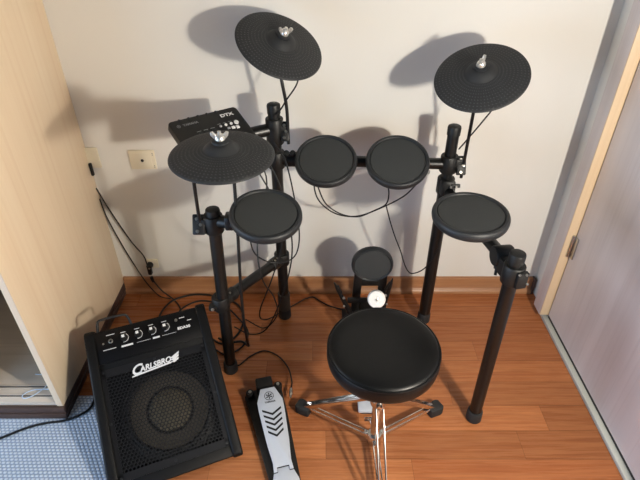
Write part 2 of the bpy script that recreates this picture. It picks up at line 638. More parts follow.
# crash clamp and pad clamp on the right rear post
clamp(RR + V((0, 0, .708)), RR + V((.037, -.014, .707)), (.030, .062, .016), FA, [(.004, .019), (-.006, .0), (.003, -.021)])
def knuckle(b):
    m = frame(RR + V((0, -.012, .628)), (0, -1, .3))
    b.box((0, 0, .018), (.046, .050, .036), m, bev=.005)
    b.lathe([(0, 0), (.017, 0), (.017, .052), (.014, .056), (0, .056)], frame(RR + V((-.024, -.03, .622)), (1, 0, 0)), 18)
    b.box((.022, .010, .034), (.030, .012, .012), m, bev=.002)
cl = clamp(RR + V((0, 0, .628)), None, None, None, [], knuckle)
for dx in (-.008, .010):
    bolt(RR + V((dx + .012, -.052, .648)), (0, -.8, .6), .004).build('bolt', M['steel'], cl)
# right front elbow
def elbow(b):
    d = V((-.045, .26, 0)).normalized()
    a = RF + V((-.005, 0, .622))
    b.box((0, 0, .030), (.048, .052, .064), frame(a, d), bev=.008)
    b.lathe([(0, 0), (.026, 0), (.029, .004), (.029, .048), (.026, .052), (0, .052)], frame(a + d * .062 + V((-.026, 0, .010)), (1, .1, 0)), 20)
    b.box((0, 0, .013), (.030, .050, .014), frame(a + V((.010, -.016, 0)), (.2, -1, 0)), bev=.003)
cl = clamp(RF + V((-.005, 0, .622)), None, None, None, [], elbow)
for q in ((-.004, .012), (.014, .012), (.022, -.018)):
    bolt(RF + V((q[0], -.034, .632 + q[1])), (.2, -1, .2), .0035).build('bolt', M['steel'], cl)
b = MB().lathe([(0, 0), (.008, .001), (.008, .012), (.004, .014), (.004, .03), (0, .03)], frame(RF + V((-.030, .050, .612)), (-.2, -.6, -.8)), 12)
b.build('wing_bolt', M['black_plastic'], rack)

# cross bars
def bar(pts, r=.0188, name='crossbar'):
    return MB().tube(pts, r, 20).build(name, M['black_metal'], rack)
bar([LR + V((.01, -.002, .712)), RR + V((-.005, 0, .706))])
bar([LF + V((.010, .016, .335)), LR + V((-.008, -.012, .300))], .0185, 'side_bar')
d = (RF - RR); d.normalize()
bar([RR + V((0, -.03, .622)), RF + V((-.010, .05, .625))], .0180, 'side_bar')
# brackets that hold the lower side bar
def lowclamp(p, d):
    b = MB().lathe(collar(p, .05), Matrix.Translation(p), 22)
    b.lathe([(.018, 0), (.023, .002), (.023, .052), (.0195, .056), (.0185, .056)], frame(p + d * .012, d), 18)
    b.box(p + V((-.022, -.02, -.004)), (.026, .022, .020), bev=.003)
    o = b.build('clamp', M['black_plastic'], rack)
    bolt(p + V((-.022, -.031, -.004)), (0, -1, .1), .0055).build('bolt', M['steel'], o)
    q = p + d * .045 + V((.004, -.012, .021))
    bolt(q, (-.1, -.5, .9), .004).build('bolt', M['steel'], o)
    bolt(p + d * .026 + V((0, -.012, .021)), (-.1, -.5, .9), .004).build('bolt', M['steel'], o)
d1 = (LR + V((0, 0, .300)) - LF - V((0, 0, .335))).normalized()
lowclamp(LF + V((0, 0, .335)), d1)
lowclamp(LR + V((0, 0, .300)), -d1)
# snare arm, module arm, tom brackets
b = MB().tube([LF + V((.02, -.002, .655)), LF + V((.078, -.022, .660))], .0190, 18)
b.box(LF + V((.066, -.018, .664)), (.026, .040, .044), bev=.005)
sn_arm = b.build('pad_arm', M['black_metal'], rack)
MB().tube([LR + V((-.005, 0, .818)), V((-.262, -.212, .812))], .0200, 18).build('module_arm', M['black_metal'], rack)
b = MB().lathe([(.0185, -.03), (.0245, -.028), (.0245, .022), (.0185, .024)], frame(LR + V((.058, 0, .711)), (1, -.04, 0)), 20)
b.box(LR + V((.052, -.016, .737)), (.030, .016, .012), bev=.003)
tcl = b.build('clamp', M['black_plastic'], rack)
for dx in (.036, .056):
    b = MB().lathe([(0, 0), (.0085, .001), (.0095, .006), (.0085, .012), (0, .013)], frame(LR + V((dx, -.020, .742)), (0, -.8, .6)), 14)
    b.build('clamp_knob', M['black_plastic'], tcl)
for x in (.012, .242):
    y = LR.y + (x - LR.x) / (RR.x - LR.x) * (RR.y - LR.y)
    b = MB().lathe([(.0185, -.028), (.0245, -.026), (.0245, .026), (.0185, .028)], frame((x, y, .709), (1, -.04, 0)), 20)
    b.box((x, y - .022, .706), (.034, .03, .03), bev=.004)
    b.build('clamp', M['black_plastic'], rack)
b = MB().lathe([(0, 0), (.007, .001), (.007, .014), (0, .015)], frame((.352, -.196, .690), (0, -.6, -.8)), 12)
b.build('clamp_knob', M['steel'], rack)

# ================================================================== PADS
def drum_pad(c, nrm, R, label, arm=None, name='drum_pad', group='round black drum pads on the rack', tilt_x=(1, 0, 0)):
    c = V(c); nrm = V(nrm).normalized()
    m = frame(c, nrm, tilt_x)
    root = thing(name, c - nrm * .03, label, 'drum pad', group)
    r = R
    rim = MB().lathe([(r * .86, -.004), (r * .872, .0015), (r * .90, .0042), (r * .945, .004), (r * .98, .0015), (r * .998, -.004),
                      (r, -.010), (r * .985, -.018), (r * .95, -.023), (r * .85, -.026), (0, -.026)], m, 64)
    rim.build('rim', M['pad_rim'], root, sharp=60)
    face = MB().lathe([(0, .0012), (r * .5, .0010), (r * .84, .0004), (r * .868, -.002), (r * .868, -.006), (0, -.006)], m, 64)
    face.build('playing_surface', M['pad_face'], root)
    if arm:
        b = MB()
        b.lathe([(0, -.034), (.022, -.034), (.026, -.027), (.026, -.0255), (0, -.0255)], m, 24)
        b.tube(arm, .011, 14)
        b.build('mount_stem', M['black_metal'], root)
        b = MB().lathe([(0, 0), (.006, 0), (.006, .022), (.0045, .026), (0, .026)], frame(c - nrm * .030 + V((0, -.045, 0)), -nrm), 12)
        b.build('jack_plug', M['black_plastic'], root)
    return root

def under(c, n, k=.034):
    return V(c) - V(n).normalized() * k
n1 = (-.006, -.437, .90); c1 = (.019, -.222, .741)
drum_pad(c1, n1, .1, 'round black tom pad on the crossbar, left of the middle pair', [under(c1, n1, .032), V((.014, -.185, .706))])
n2 = (-.04, -.45, .891); c2 = (.243, -.245, .749)
drum_pad(c2, n2, .1, 'round black tom pad on the crossbar, right of the middle pair', [under(c2, n2, .032), V((.242, -.195, .706))])
n3 = (.075, -.198, .977); c3 = (-.150, -.492, .710)
drum_pad(c3, n3, .102, 'round black snare pad on the left front post below the hi-hat cymbal',
         [under(c3, n3, .030), under(c3, n3, .038), LF + V((.072, -.021, .664))])
n4 = (-.021, -.055, .998); c4 = (.408, -.522, .729)
drum_pad(c4, n4, .104, 'round black floor tom pad at far right above the right front post',
         [under(c4, n4, .030), V((.428, -.500, .675)), V((.452, -.44, .630))])

# ================================================================== CYMBALS
def cymbal(c, nrm, R, label, rod, xh=(1, 0, 0), nut_turn=0):
    c = V(c); nrm = V(nrm).normalized()
    m = frame(c, nrm, xh)
    root = thing('cymbal_pad', rod[0], label, 'cymbal', 'dimpled black cymbal pads on rods')
    prof = [(0, .026), (R * .10, .026), (R * .17, .0245), (R * .24, .020), (R * .30, .013), (R * .335, .0085), (R * .36, .0072), (R * .6, .0035),
            (R * .85, -.003), (R * .965, -.0068), (R * .99, -.0088), (R, -.0115), (R * .985, -.0140), (R * .9, -.011), (R * .5, -.004), (R * .3, .0), (0, .004)]
    b = MB().lathe(prof, m, 96)
    inv = m.inverted()
    def uvf(p):
        q = inv @ p
        return ((math.atan2(q.y, q.x) / (2 * PI)) % 1.0, math.hypot(q.x, q.y) / R)
    b.uv = uvf
    b.build('cymbal_disc', M['cymbal'], root, sharp=50)
    b = MB().lathe([(.018, .0245), (.021, .0258), (.021, .031), (.018, .033), (.006, .033)], m, 24)
    b.build('felt_washer', M['pad_rim'], root)
    b = MB().lathe([(.0, .033), (.0125, .033), (.0125, .038), (.0085, .045), (.0045, .047), (.0045, .053), (0, .054)], m, 18)
    mt = m @ Matrix.Rotation(nut_turn, 4, 'Z')
    for s in (-1, 1):
        wing = [(s * .005, -.002), (s * .013, -.001), (s * .0200, .007), (s * .0215, .0150), (s * .0150, .0165), (s * .011, .0115), (s * .006, .008)]
        if s < 0: wing = wing[::-1]
        mw = mt @ Matrix.Translation((0, .004, .036)) @ Matrix.Rotation(PI / 2, 4, 'X')
        b.prism(wing, .008, mw, bev=.0015)
    b.build('wing_nut', M['nickel'], root)
    top = c + nrm * .034
    path = fillet(list(rod) + [c - nrm * .035, top], .04)
    b = MB().tube(path, .0052, 12)
    b.lathe([(.006, -.03), (.013, -.029), (.013, -.012), (.010, -.006), (.006, -.004)], m, 18)
    b.build('rod', M['black_metal'], root)
    return root

cymbal((-.1115, -.185, 1.087), (.361, -.408, .839), .1295, 'dimpled black cymbal pad on a rod, highest on the left rear post',
       [LR + V((.043, -.018, .775)), LR + V((.043, -.020, .90)), LR + V((.030, -.030, .985))], nut_turn=.4)
cymbal((.448, -.265, 1.023), (-.27, -.41, .871), .130, 'dimpled black cymbal pad on a rod above the right rear post',
       [RR + V((.043, -.018, .665)), RR + V((.043, -.020, .77)), RR + V((.030, -.065, .95))], nut_turn=.9)
cymbal((-.235, -.572, .934), (.016, -.064, .998), .127, 'dimpled black hi-hat cymbal pad in front of the sound module',
       [LF + V((-.021, -.012, .630)), LF + V((-.0215, -.016, .69)), LF + V((-.012, -.040, .845)), V((-.262, -.560, .880))], nut_turn=.1)

# ================================================================== SOUND MODULE
TR = V((-.265, -.150, .888)); TL = V((-.442, -.292, .892))
ex = (TR - TL).normalized()
hz = V((ex.y, -ex.x, 0)).normalized()                # horizontal, towards the drummer
t = math.radians(25)
ed = hz * math.cos(t) - V((0, 0, 1)) * math.sin(t)   # down the face
ed = (ed - ex * ed.dot(ex)).normalized()
mz = ex.cross(-ed).normalized()
if mz.z < 0: mz = -mz
W, Hh = (TR - TL).length, .165
mm = Matrix((ex, -ed, mz)).transposed().to_4x4()
mm.translation = TL
mod = thing('drum_module', (TL + TR) / 2 + ed * .09 - mz * .04, 'black drum sound module with small white buttons on the left rear arm', 'drum module')
b = MB()
rr = .012
pl = []
for cx, cy, a0 in ((rr, -Hh + rr, PI), (W - rr, -Hh + rr, 1.5 * PI), (W - rr, -rr, 0), (rr, -rr, .5 * PI)):
    for k in range(5):
        a = a0 + k * PI / 8
        pl.append((cx + rr * math.cos(a), cy + rr * math.sin(a)))
b.prism(pl, .024, mm @ Matrix.Translation((0, 0, -.024)), bev=.003)
b.build('casing', M['black_plastic'], mod)
text('YAMAHA', .0115, mm @ Matrix.Translation((.062, -.026, .0004)), 'maker_lettering', M['print_dim'], mod, offset=.0003)
b = MB()
for rad in (.0058, .0050):
    pass
ring = []
b.lathe([(.0046, 0), (.0058, 0), (.0058, .0006), (.0046, .0006), (.0046, 0)], mm @ Matrix.Translation((.024, -.026, .0003)), 24, caps=False)
for k in range(3):
    b.box((0, 0, .0005), (.0092, .0009, .0006), mm @ Matrix.Translation((.024, -.026, .0003)) @ Matrix.Rotation(k * PI / 3 + PI / 2, 4, 'Z'))
b.build('maker_emblem', M['print_dim'], mod)
text('DTX', .0155, mm @ Matrix.Translation((W - .045, -.026, .0004)), 'model_lettering', M['print'], mod, offset=.0004, sx=1.35)
for k in range(5):
    MB().lathe([(0, 0), (.0045, 0), (.0045, .004), (.0035, .006), (0, .006)], mm @ Matrix.Translation((.036 + k * .030, -.004, -.004)), 12).build('rear_jack', M['pad_rim'], mod)
for k, xx in enumerate((.128, .146, .164, .182)):
    big = k == 3
    MB().lathe([(0, 0), (.0075 if big else .0045, 0), (.007 if big else .0042, .003), (0, .0035)], mm @ Matrix.Translation((xx + .012, -.064, .0003)), 16).build('button', M['lamp_white'] if k else M['print_dim'], mod)
    MB().box((xx + .012, -.054, .0005), (.010, .0012, .0005), mm).build('button_legend', M['print_dim'], mod)
for k in range(3):
    MB().box((.160 + k * .014, -.079 - .002 * k, .002), (.010, .007 + .002 * k, .004), mm, bev=.001).build('button', M['lamp_white'] if k else M['print_dim'], mod)
for k in range(3):
    MB().box((.070 + k * .022, -.062, .0005), (.014, .0014, .0005), mm).build('button_legend', M['print_dim'], mod)
    MB().lathe([(0, 0), (.006, 0), (.0055, .004), (0, .005)], mm @ Matrix.Translation((.070 + k * .022, -.074, .0003)), 16).build('button', M['pad_rim'], mod)
MB().box((.100, -.110, .001), (.055, .028, .002), mm, bev=.001).build('display', M['print_black'], mod)
MB().lathe([(0, 0), (.016, 0), (.0155, .010), (.013, .013), (0, .013)], mm @ Matrix.Translation((.040, -.115, .0)), 28).build('dial', M['pad_rim'], mod)
b = MB().box((.13, -.095, -.028), (.07, .06, .010), mm, bev=.002)
b.box((.185, -.10, -.046), (.03, .03, .03), mm, bev=.004)
b.build('mount_plate', M['black_metal'], mod)

# ================================================================== KICK PAD TOWER
K = V((.187, -.258, .341)); kn = V((-.04, -.998, -.04)).normalized()
kt = thing('kick_drum_pad', (.185, -.20, 0), 'round black kick pad on a two legged tower against the back wall', 'drum pad')
m = frame(K, kn, (1, 0, 0))
R = .075
MB().lathe([(R * .88, .0), (R * .90, .004), (R * .94, .005), (R * .99, .001), (R, -.006), (R * .98, -.018), (R * .9, -.022), (0, -.022)], m, 48).build('rim', M['pad_rim'], kt, sharp=60)
MB().lathe([(0, .004), (R * .84, .003), (R * .89, -.001), (0, -.003)], m, 48).build('playing_surface', M['pad_face'], kt)
b = MB()
for s in (-1, 1):
    top = K - kn * .025 + V((s * .044, 0, -.02))
    bot = V((.185 + s * .052, -.215, .012))
    dd = (top - bot)
    b.box((0, 0, dd.length / 2), (.031, .018, dd.length), frame(bot, dd, (1, 0, 0)), bev=.003)
b.box((.185, -.228, .237), (.11, .016, .024), bev=.003)
b.box((.185, -.218, .110), (.11, .014, .060), bev=.003)
b.box((.178, -.262, .178), (.15, .014, .020), bev=.003)
b.build('tower', M['black_metal'], kt)
b = MB().box((.185, -.217, .006), (.19, .17, .012), bev=.003)
b.build('base_plate', M['black_metal'], kt)
for s in (-1, 1):
    p0 = V((.185 + s * .035, -.262, .03)); p1 = V((.185 + s * .125, -.262, .245))
    if s > 0: p1 = V((.185 + .075, -.262, .262))
    b = MB().tube([p0, p0.lerp(p1, .55), p1], [.013, .010, .006], 12)
    b.tube([p1, p1 + (p1 - p0).normalized() * .022], [.006, .0025], 10)
    b.tube([p1 + V((-s * .018, -.002, -.03)), p1 + V((-s * .018 + s * .012, -.002, .006))], [.006, .0035], 10)
    o = b.build('stabiliser_arm', M['black_metal'], kt)
    b = None
    bolt(p0.lerp(p1, .80) + V((-s * .01, -.014, 0)), (0, -1, .4), .005).build('bolt', M['steel'], o)
    bolt(p0.lerp(p1, .62) + V((s * .004, -.016, 0)), (0, -1, .4), .004).build('bolt', M['steel'], o)

# ================================================================== KICK PEDAL
kp = thing('kick_pedal', (.18, -.47, 0), 'grey kick drum pedal with round white beater beneath the drum stool', 'pedal')
b = MB()
b.box((.168, -.4775, .009), (.060, .315, .010), bev=.003)
b.build('base_plate', M['black_metal'], kp)
for s in (-1, 1):
    MB().box((.185 + s * .048, -.335, .0805), (.014, .026, .160), bev=.003).build('frame_post', M['black_metal'], kp)
MB().tube([V((.185 - .052, -.335, .15)), V((.185 + .052, -.335, .15))], .0065, 12).build('axle', M['steel'], kp)
bh = V((.203, -.318, .235))
MB().tube([V((.200, -.335, .135)), bh + V((0, .0, -.01))], .004, 10).build('beater_rod', M['chrome'], kp)
bn = V((0, -.85, .53)).normalized()
mb = frame(bh, bn, (1, 0, 0))
b = MB().lathe([(0, -.016), (.028, -.016), (.0315, -.013), (.0325, 0), (.0315, .012), (.028, .015), (.013, .0155), (.012, .0145), (.010, .0155), (0, .0155)], mb, 36)
bt = b.build('beater', M['beater_white'], kp)
MB().lathe([(.0055, .0150), (.0055, .0165), (.003, .017), (.0025, .0158), (0, .0158)], mb, 14).build('centre_bolt', M['steel'], bt)
fp = [(-.022, 0), (.022, 0), (.030, .05), (.036, .16), (.036, .215), (.026, .235), (-.026, .235), (-.036, .215), (-.036, .16), (-.030, .05)]
ff = frame(V((.160, -.585, .028)), V((0, -.30, .95)), (1, 0, 0))
MB().prism(fp, .006, ff, bev=.002).build('footboard', M['grey_plate'], kp)
MB().box((.152, -.612, .024), (.050, .060, .014), bev=.005).build('heel_plate', M['grey_plate'], kp)
MB().tube([V((.176, -.365, .095)), V((.182, -.345, .145))], .005, 10).build('drive_strap', M['black_metal'], kp)

# ================================================================== DRUM THRONE
T = V((.170, -.744, 0))
th = thing('drum_throne', T, 'round black padded drum stool on a chrome tripod', 'stool')
R = .1535
ms = Matrix.Translation(T + V((0, 0, .395)))
prof = [(0, 0), (R * .86, 0), (R * .93, .003), (R * .975, .012), (R * .99, .026), (R * .985, .042), (R * .965, .053), (R * .945, .0575), (R * .90, .0605), (R * .75, .064), (R * .5, .066), (0, .067)]
seat = MB().lathe(prof, ms, 72).build('seat', M['leatherette'], th, sharp=70)
pp = [(R * .972 + .0026 * math.cos(a), .0535 + .0026 * math.sin(a)) for a in [k * 2 * PI / 8 for k in range(9)]]
MB().lathe(pp, ms, 72, caps=False).build('piping', M['leatherette'], seat)
b = MB().box((0, 0, -.008), (.10, .10, .012), ms, bev=.003)
b.lathe([(.016, -.06), (.019, -.058), (.019, -.012), (.030, -.011)], ms, 20)
b.build('seat_bracket', M['chrome'], th)
b = MB().tube([T + V((0, 0, .022)), T + V((0, 0, .30))], .0150, 20)
b.tube([T + V((0, 0, .28)), T + V((0, 0, .38))], .0125, 20)
b.build('post', M['chrome'], th)
def ccol(z, h=.034):
    b = MB().lathe([(.012, -h / 2), (.021, -h / 2), (.0225, -h / 2 + .003), (.0225, h / 2 - .003), (.021, h / 2), (.012, h / 2)], Matrix.Translation(T + V((0, 0, z))), 22)
    return b
feet = [V((-.058, -.618, .012)), V((.387, -.622, .012)), V((.176, -.985, .012))]
up = ccol(.225)
lw = ccol(.040, .044)
for f in feet:
    dd = V((f.x - T.x, f.y - T.y, 0)).normalized()
    for q, z in ((up, .225), (lw, .040)):
        q.box((0, 0, .024), (.020, .018, .022), frame(T + V((0, 0, z)), dd, (0, 0, 1)), bev=.003)
up.lathe([(0, 0), (.006, 0), (.006, .022), (0, .022)], frame(T + V((-.014, .014, .225)), (-.7, .7, 0)), 12)
up.build('upper_collar', M['chrome'], th)
lw.build('lower_collar', M['chrome'], th)
b = MB().lathe([(.005, 0), (.005, .018), (0, .018)], frame(T + V((-.006, .016, .075)), (-.3, 1, .2)), 12)
b.box(T + V((-.014, .038, .078)), (.034, .006, .018), bev=.003)
b.build('height_knob', M['chrome'], th)
for f in feet:
    hd = V((f.x - T.x, f.y - T.y, 0)).normalized()
    sd = V((-hd.y, hd.x, 0))
    a = T + hd * .030 + V((0, 0, .225))
    e = f + V((0, 0, .012))
    up_ = (e - a).normalized().cross(sd)
    b = MB()
    ln = (e - a).length
    for s in (-1, 1):
        b.box((s * .0105, 0, ln / 2), (.0040, .014, ln), frame(a, e - a, sd), bev=.001)
    if hd.y > -.5:
        b.box((0, -.006, ln / 2), (.020, .002, ln * .98), frame(a, e - a, sd))
    lo_ = b.build('leg', M['chrome'], th)
    k = a.lerp(e, .95)
    a2 = T + hd * .030 + V((0, 0, .040))
    b = MB()
    l2 = (k - a2).length
    for s in (-1, 1):
        b.box((s * .0068, 0, l2 / 2), (.004, .014, l2), frame(a2, k - a2, sd), bev=.001)
    b.build('brace', M['chrome'], lo_)
    b = MB()
    fm = frame(f + V((0, 0, -.012)) , (0, 0, 1), hd)
    b.prism([(-.030, -.017), (.010, -.022), (.022, -.016), (.022, .016), (.010, .022), (-.030, .017)], .036, fm, bev=.006)
    b.build('rubber_foot', M['black_rubber'], lo_)
    bolt(e.lerp(a, .035) + sd * .012, sd, .0045).build('bolt', M['steel'], lo_)

# ================================================================== HI-HAT CONTROLLER
hh = thing('hi_hat_pedal', (-.14, -.75, 0), 'hi-hat foot controller with grey slotted plate on the floor beside the amplifier', 'pedal')
heel = V((-.086, -.931, 0)); toe = V((-.180, -.568, 0))
py = (toe - heel).normalized(); LNG = (toe - heel).length
mp = frame(heel, (0, 0, 1), V((py.y, -py.x, 0)))
mp = Matrix((V((py.y, -py.x, 0)), py, V((0, 0, 1)))).transposed().to_4x4(); mp.translation = heel
b = MB()
b.prism([(-.040, -.05), (.040, -.05), (.044, .06), (.052, .30), (.052, .395), (.040, .412), (-.066, .405), (-.078, .385), (-.066, .28), (-.046, .06)], .020, mp, bev=.004)
b.build('base', M['black_plastic'], hh)
b = MB()
b.box((-.006, .398, .040), (.056, .040, .050), mp, bev=.005)
b.box((-.006, .366, .034), (.050, .04, .03), mp, bev=.003)
b.build('hinge_block', M['black_plastic'], hh)
for x, y in ((-.058, .386), (.040, .396)):
    o = MB().lathe([(0, .018), (.014, .018), (.0145, .034), (.012, .038), (0, .038)], mp @ Matrix.Translation((x, y, 0)), 20).build('adjuster_knob', M['black_plastic'], hh)
    MB().lathe([(.0055, .038), (.0055, .041), (0, .0415)], mp @ Matrix.Translation((x, y, 0)), 12).build('screw_head', M['steel'], o)
# foot plate: slopes from heel hinge up to the toe
pz0, pz1 = .024, .066
sl = math.atan2(pz1 - pz0, .30)
mf = mp @ Matrix.Translation((0, .075, pz0)) @ Matrix.Rotation(sl, 4, 'X')
plate = [(-.030, .012), (-.0185, .012), (-.0185, .026), (.0185, .026), (.0185, .012), (.030, .012), (.028, .040), (.035, .10), (.042, .215), (.042, .245), (.024, .292), (-.024, .292), (-.042, .245), (-.042, .215), (-.035, .10), (-.028, .040)]
fpl = MB().prism(plate, .0055, mf, bev=.0012).build('foot_plate', M['grey_plate'], hh)
for k in range(5):
    y0 = .205 - k * .0185
    hw = .031 - k * .0016
    ch = [(-hw, y0 + .012), (0, y0 - .006), (hw, y0 + .012), (hw, y0 + .0045), (0, y0 - .0135), (-hw, y0 + .0045)]
    MB().prism(ch, .0012, mf @ Matrix.Translation((0, 0, .0050))).build('grip_slot', M['print_black'], fpl)
b = MB()
me_ = mf @ Matrix.Translation((0, .262, .0052))
b.lathe([(.0138, 0), (.0156, 0), (.0156, .0008), (.0138, .0008), (.0138, 0)], me_, 32, caps=False)
for k in range(3):
    b.box((0, 0, .0005), (.0225, .0021, .0008), me_ @ Matrix.Rotation(k * PI / 3 + PI / 2, 4, 'Z'))
    for s in (-1, 1):
        b.box((s * .0080, 0, .0005), (.0056, .0040, .0008), me_ @ Matrix.Rotation(k * PI / 3 + PI / 2, 4, 'Z'))
b.build('maker_emblem', M['print_black'], fpl)
text('YAMAHA', .0085, mf @ Matrix.Translation((0, .240, .0057)), 'maker_lettering', M['print_black'], fpl, offset=.0002)
hp = [(-.0305, -.10), (.0305, -.10), (.040, -.06), (.040, -.02), (.0305, .010), (.0175, .010), (.0175, .024), (-.0175, .024), (-.0175, .010), (-.0305, .010), (-.040, -.02), (-.040, -.06)]
MB().prism(hp, .006, mp @ Matrix.Translation((0, .075, .0205)), bev=.0012).build('heel_plate', M['grey_plate'], hh)

# ================================================================== AMPLIFIER
am = Matrix.Translation((-.601, -.928, .0055)) @ Matrix.Rotation(.385, 4, 'Z')   # x = width, y = depth, z = up
AW = .391
amp = thing('drum_amplifier', (-.50, -.62, 0), 'black wedge drum amplifier with round speaker grille on the floor at left', 'amplifier')
CT, ST = math.cos(.504), math.sin(.504)
def F(s, n=0):
    """point of the side profile: s up the sloping face, n out of it"""
    return (s * CT - n * ST, .0145 + s * ST + n * CT)
def profile(x0):
    return am @ Matrix(((0, 0, 1, x0), (1, 0, 0, 0), (0, 1, 0, 0), (0, 0, 0, 1)))
fm = am @ Matrix(((1, 0, 0, 0), (0, CT, -ST, 0), (0, ST, CT, .0145), (0, 0, 0, 1)))    # face frame: x, s, n
CW = .032
b = MB()
m = profile(CW - .004)
w = AW - 2 * CW + .008
b.prism([F(-.004, -.004), F(.0, 0), F(.05, 0), F(.05, -.02), (.14, .014), (.49, .014), (.49, .006), (.02, .006)], w, m, bev=.002)
b.prism([F(.345, 0), F(.488, 0), F(.500, -.006), (.462, .232), (.505, .014), (.490, .014), (.440, .215), F(.36, -.03), F(.345, -.02)], w, m, bev=.002)
b.build('body', M['amp_shell'], amp)
cheek = [F(-.010, -.012), F(-.006, .004), F(.006, .010), F(.488, .010), F(.500, .006), F(.508, -.004), F(.508, -.016), (.468, .235), (.512, .016), (.506, .004), (.02, .004)]
for x0 in (0, AW - CW):
    MB().prism(cheek, CW, profile(x0), bev=.007, seg=3).build('side_cheek', M['amp_shell'], amp)
# grille: steel sheet perforated with hexagonal holes
GX0, GX1, GS0, GS1 = .037, AW - .037, .030, .368
b = MB()
pitch = .0112
hr = .0046
vs, fs = [], []
rows = int((.350 - .052) / (pitch * .866))
cols = int((GX1 - GX0) / pitch)
gx = (GX0 + GX1) / 2
sy0 = .052
for r in range(rows):
    for c in range(cols - (r % 2)):
        cx = gx + (c - (cols - 1 - (r % 2)) / 2) * pitch
        cy = sy0 + pitch * .433 + r * pitch * .866
        k = len(vs)
        for rad in (pitch / 2 / math.cos(PI / 6), hr):
            for q in range(6):
                a = PI / 6 + q * PI / 3
                vs.append((cx + rad * math.cos(a), cy + rad * math.sin(a), .002))
        for q in range(6):
            a = PI / 6 + q * PI / 3
            vs.append((cx + hr * math.cos(a), cy + hr * math.sin(a), .0004))
        for q in range(6):
            p = (q + 1) % 6
            fs.append((k + q, k + p, k + 6 + p, k + 6 + q))
            fs.append((k + 6 + q, k + 6 + p, k + 12 + p, k + 12 + q))
b.add(vs, fs, fm)
ytop = sy0 + rows * pitch * .866
xl, xr = gx - (cols - 1) * pitch / 2 + .001, gx + (cols - 1) * pitch / 2 - .001
for (x0, x1, s0, s1) in ((CW - .002, AW - CW + .002, GS0, sy0 + .001), (CW - .002, AW - CW + .002, ytop - .001, GS1), (CW - .002, xl, GS0, GS1), (xr, AW - CW + .002, GS0, GS1)):
    b.box(((x0 + x1) / 2, (s0 + s1) / 2, .0012), (x1 - x0, s1 - s0, .0018), fm)
gr = b.build('grille', M['grille'], amp, sharp=20)
for x, s_ in ((GX0 + .002, .040), (gx, .040), (GX1 - .002, .040), (GX0 + .002, .360), (gx, .361), (GX1 - .002, .360), (GX0 - .001, .2), (GX1 + .001, .2)):
    MB().lathe([(.0042, 0), (.0038, .0018), (0, .0022)], fm @ Matrix.Translation((x, s_, .002)), 12).build('screw', M['pad_rim'], gr)
# baffle and woofer behind the grille
MB().box((AW / 2, .20, -.036), (AW - 2 * CW, .31, .008), fm).build('baffle', M['amp_panel'], amp)
wm = fm @ Matrix.Translation((AW / 2 + .014, .196, -.032))
wf = MB().lathe([(.150, 0), (.150, .006), (.142, .010), (.137, .010)], wm, 56, caps=False).build('woofer_ring', M['surround'], amp)
MB().lathe([(.138, .009), (.133, .016), (.127, .018), (.122, .012), (.118, .006)], wm, 56, caps=False).build('surround', M['surround'], wf)
MB().lathe([(.119, .008), (.068, -.001), (.060, -.002)], wm, 56, caps=False).build('cone', M['cone'], wf)
MB().lathe([(.066, -.001), (.064, .006), (.050, .015), (.028, .021), (0, .023)], wm, 48, caps=False).build('dust_cap', M['dust_cap'], wf)
# control panel
cp = MB().box((AW / 2, .441, .002), (AW - 2 * CW + .002, .106, .006), fm, bev=.0015).build('control_panel', M['amp_panel'], amp)
pf = fm @ Matrix.Translation((0, 0, .0052))
for x in (.118, .162, .206, .249):
    o = MB().lathe([(0, 0), (.0105, 0), (.0100, .010), (.0085, .013), (0, .013)], pf @ Matrix.Translation((x, .455, 0)), 24).build('knob', M['black_plastic'], cp)
    MB().box((-.001, .003, .0135), (.009, .009, .0008), pf @ Matrix.Translation((x, .455, 0)), bev=.0003).build('knob_pointer', M['lamp_white'], o)
    b = MB()
    for k in range(9):
        a = -PI * .45 + k * PI * .1
        b.box((0.0140, 0, .0002), (.0022, .0030, .0004), pf @ Matrix.Translation((x, .455, 0)) @ Matrix.Rotation(a - .3, 4, 'Z'))
    b.box((0, .0195, .0002), (.016, .0020, .0004), pf @ Matrix.Translation((x, .455, 0)))
    b.build('dial_marks', M['print'], cp)
for (x, y, w_, h_) in ((.079, .477, .026, .0022), (.070, .430, .040, .0022), (.124, .428, .036, .0060), (.176, .428, .044, .0010), (.216, .428, .022, .0060), (.258, .428, .046, .0010), (.308, .472, .018, .0026), (.330, .458, .014, .0022)):
    MB().box((x, y, .0002), (w_, h_, .0004), pf).build('panel_line', M['print'], cp)
MB().lathe([(.0040, 0), (.0072, 0), (.0072, .004), (.0060, .005), (.0040, .005), (.0040, 0)], pf @ Matrix.Translation((.077, .455, 0)), 20, caps=False).build('input_jack', M['steel'], cp)
MB().lathe([(0, 0), (.003, 0), (.003, .002), (0, .003)], pf @ Matrix.Translation((.054, .452, 0)), 12).build('input_jack', M['steel'], cp)
MB().lathe([(0, 0), (.005, 0), (.0045, .004), (0, .005)], pf @ Matrix.Translation((.288, .468, 0)), 14).build('power_switch', M['steel'], cp)
text('EDA30', .0120, pf @ Matrix.Translation((.308, .437, 0)), 'model_lettering', M['print'], cp, offset=.0006, depth=.0003, sx=1.2)
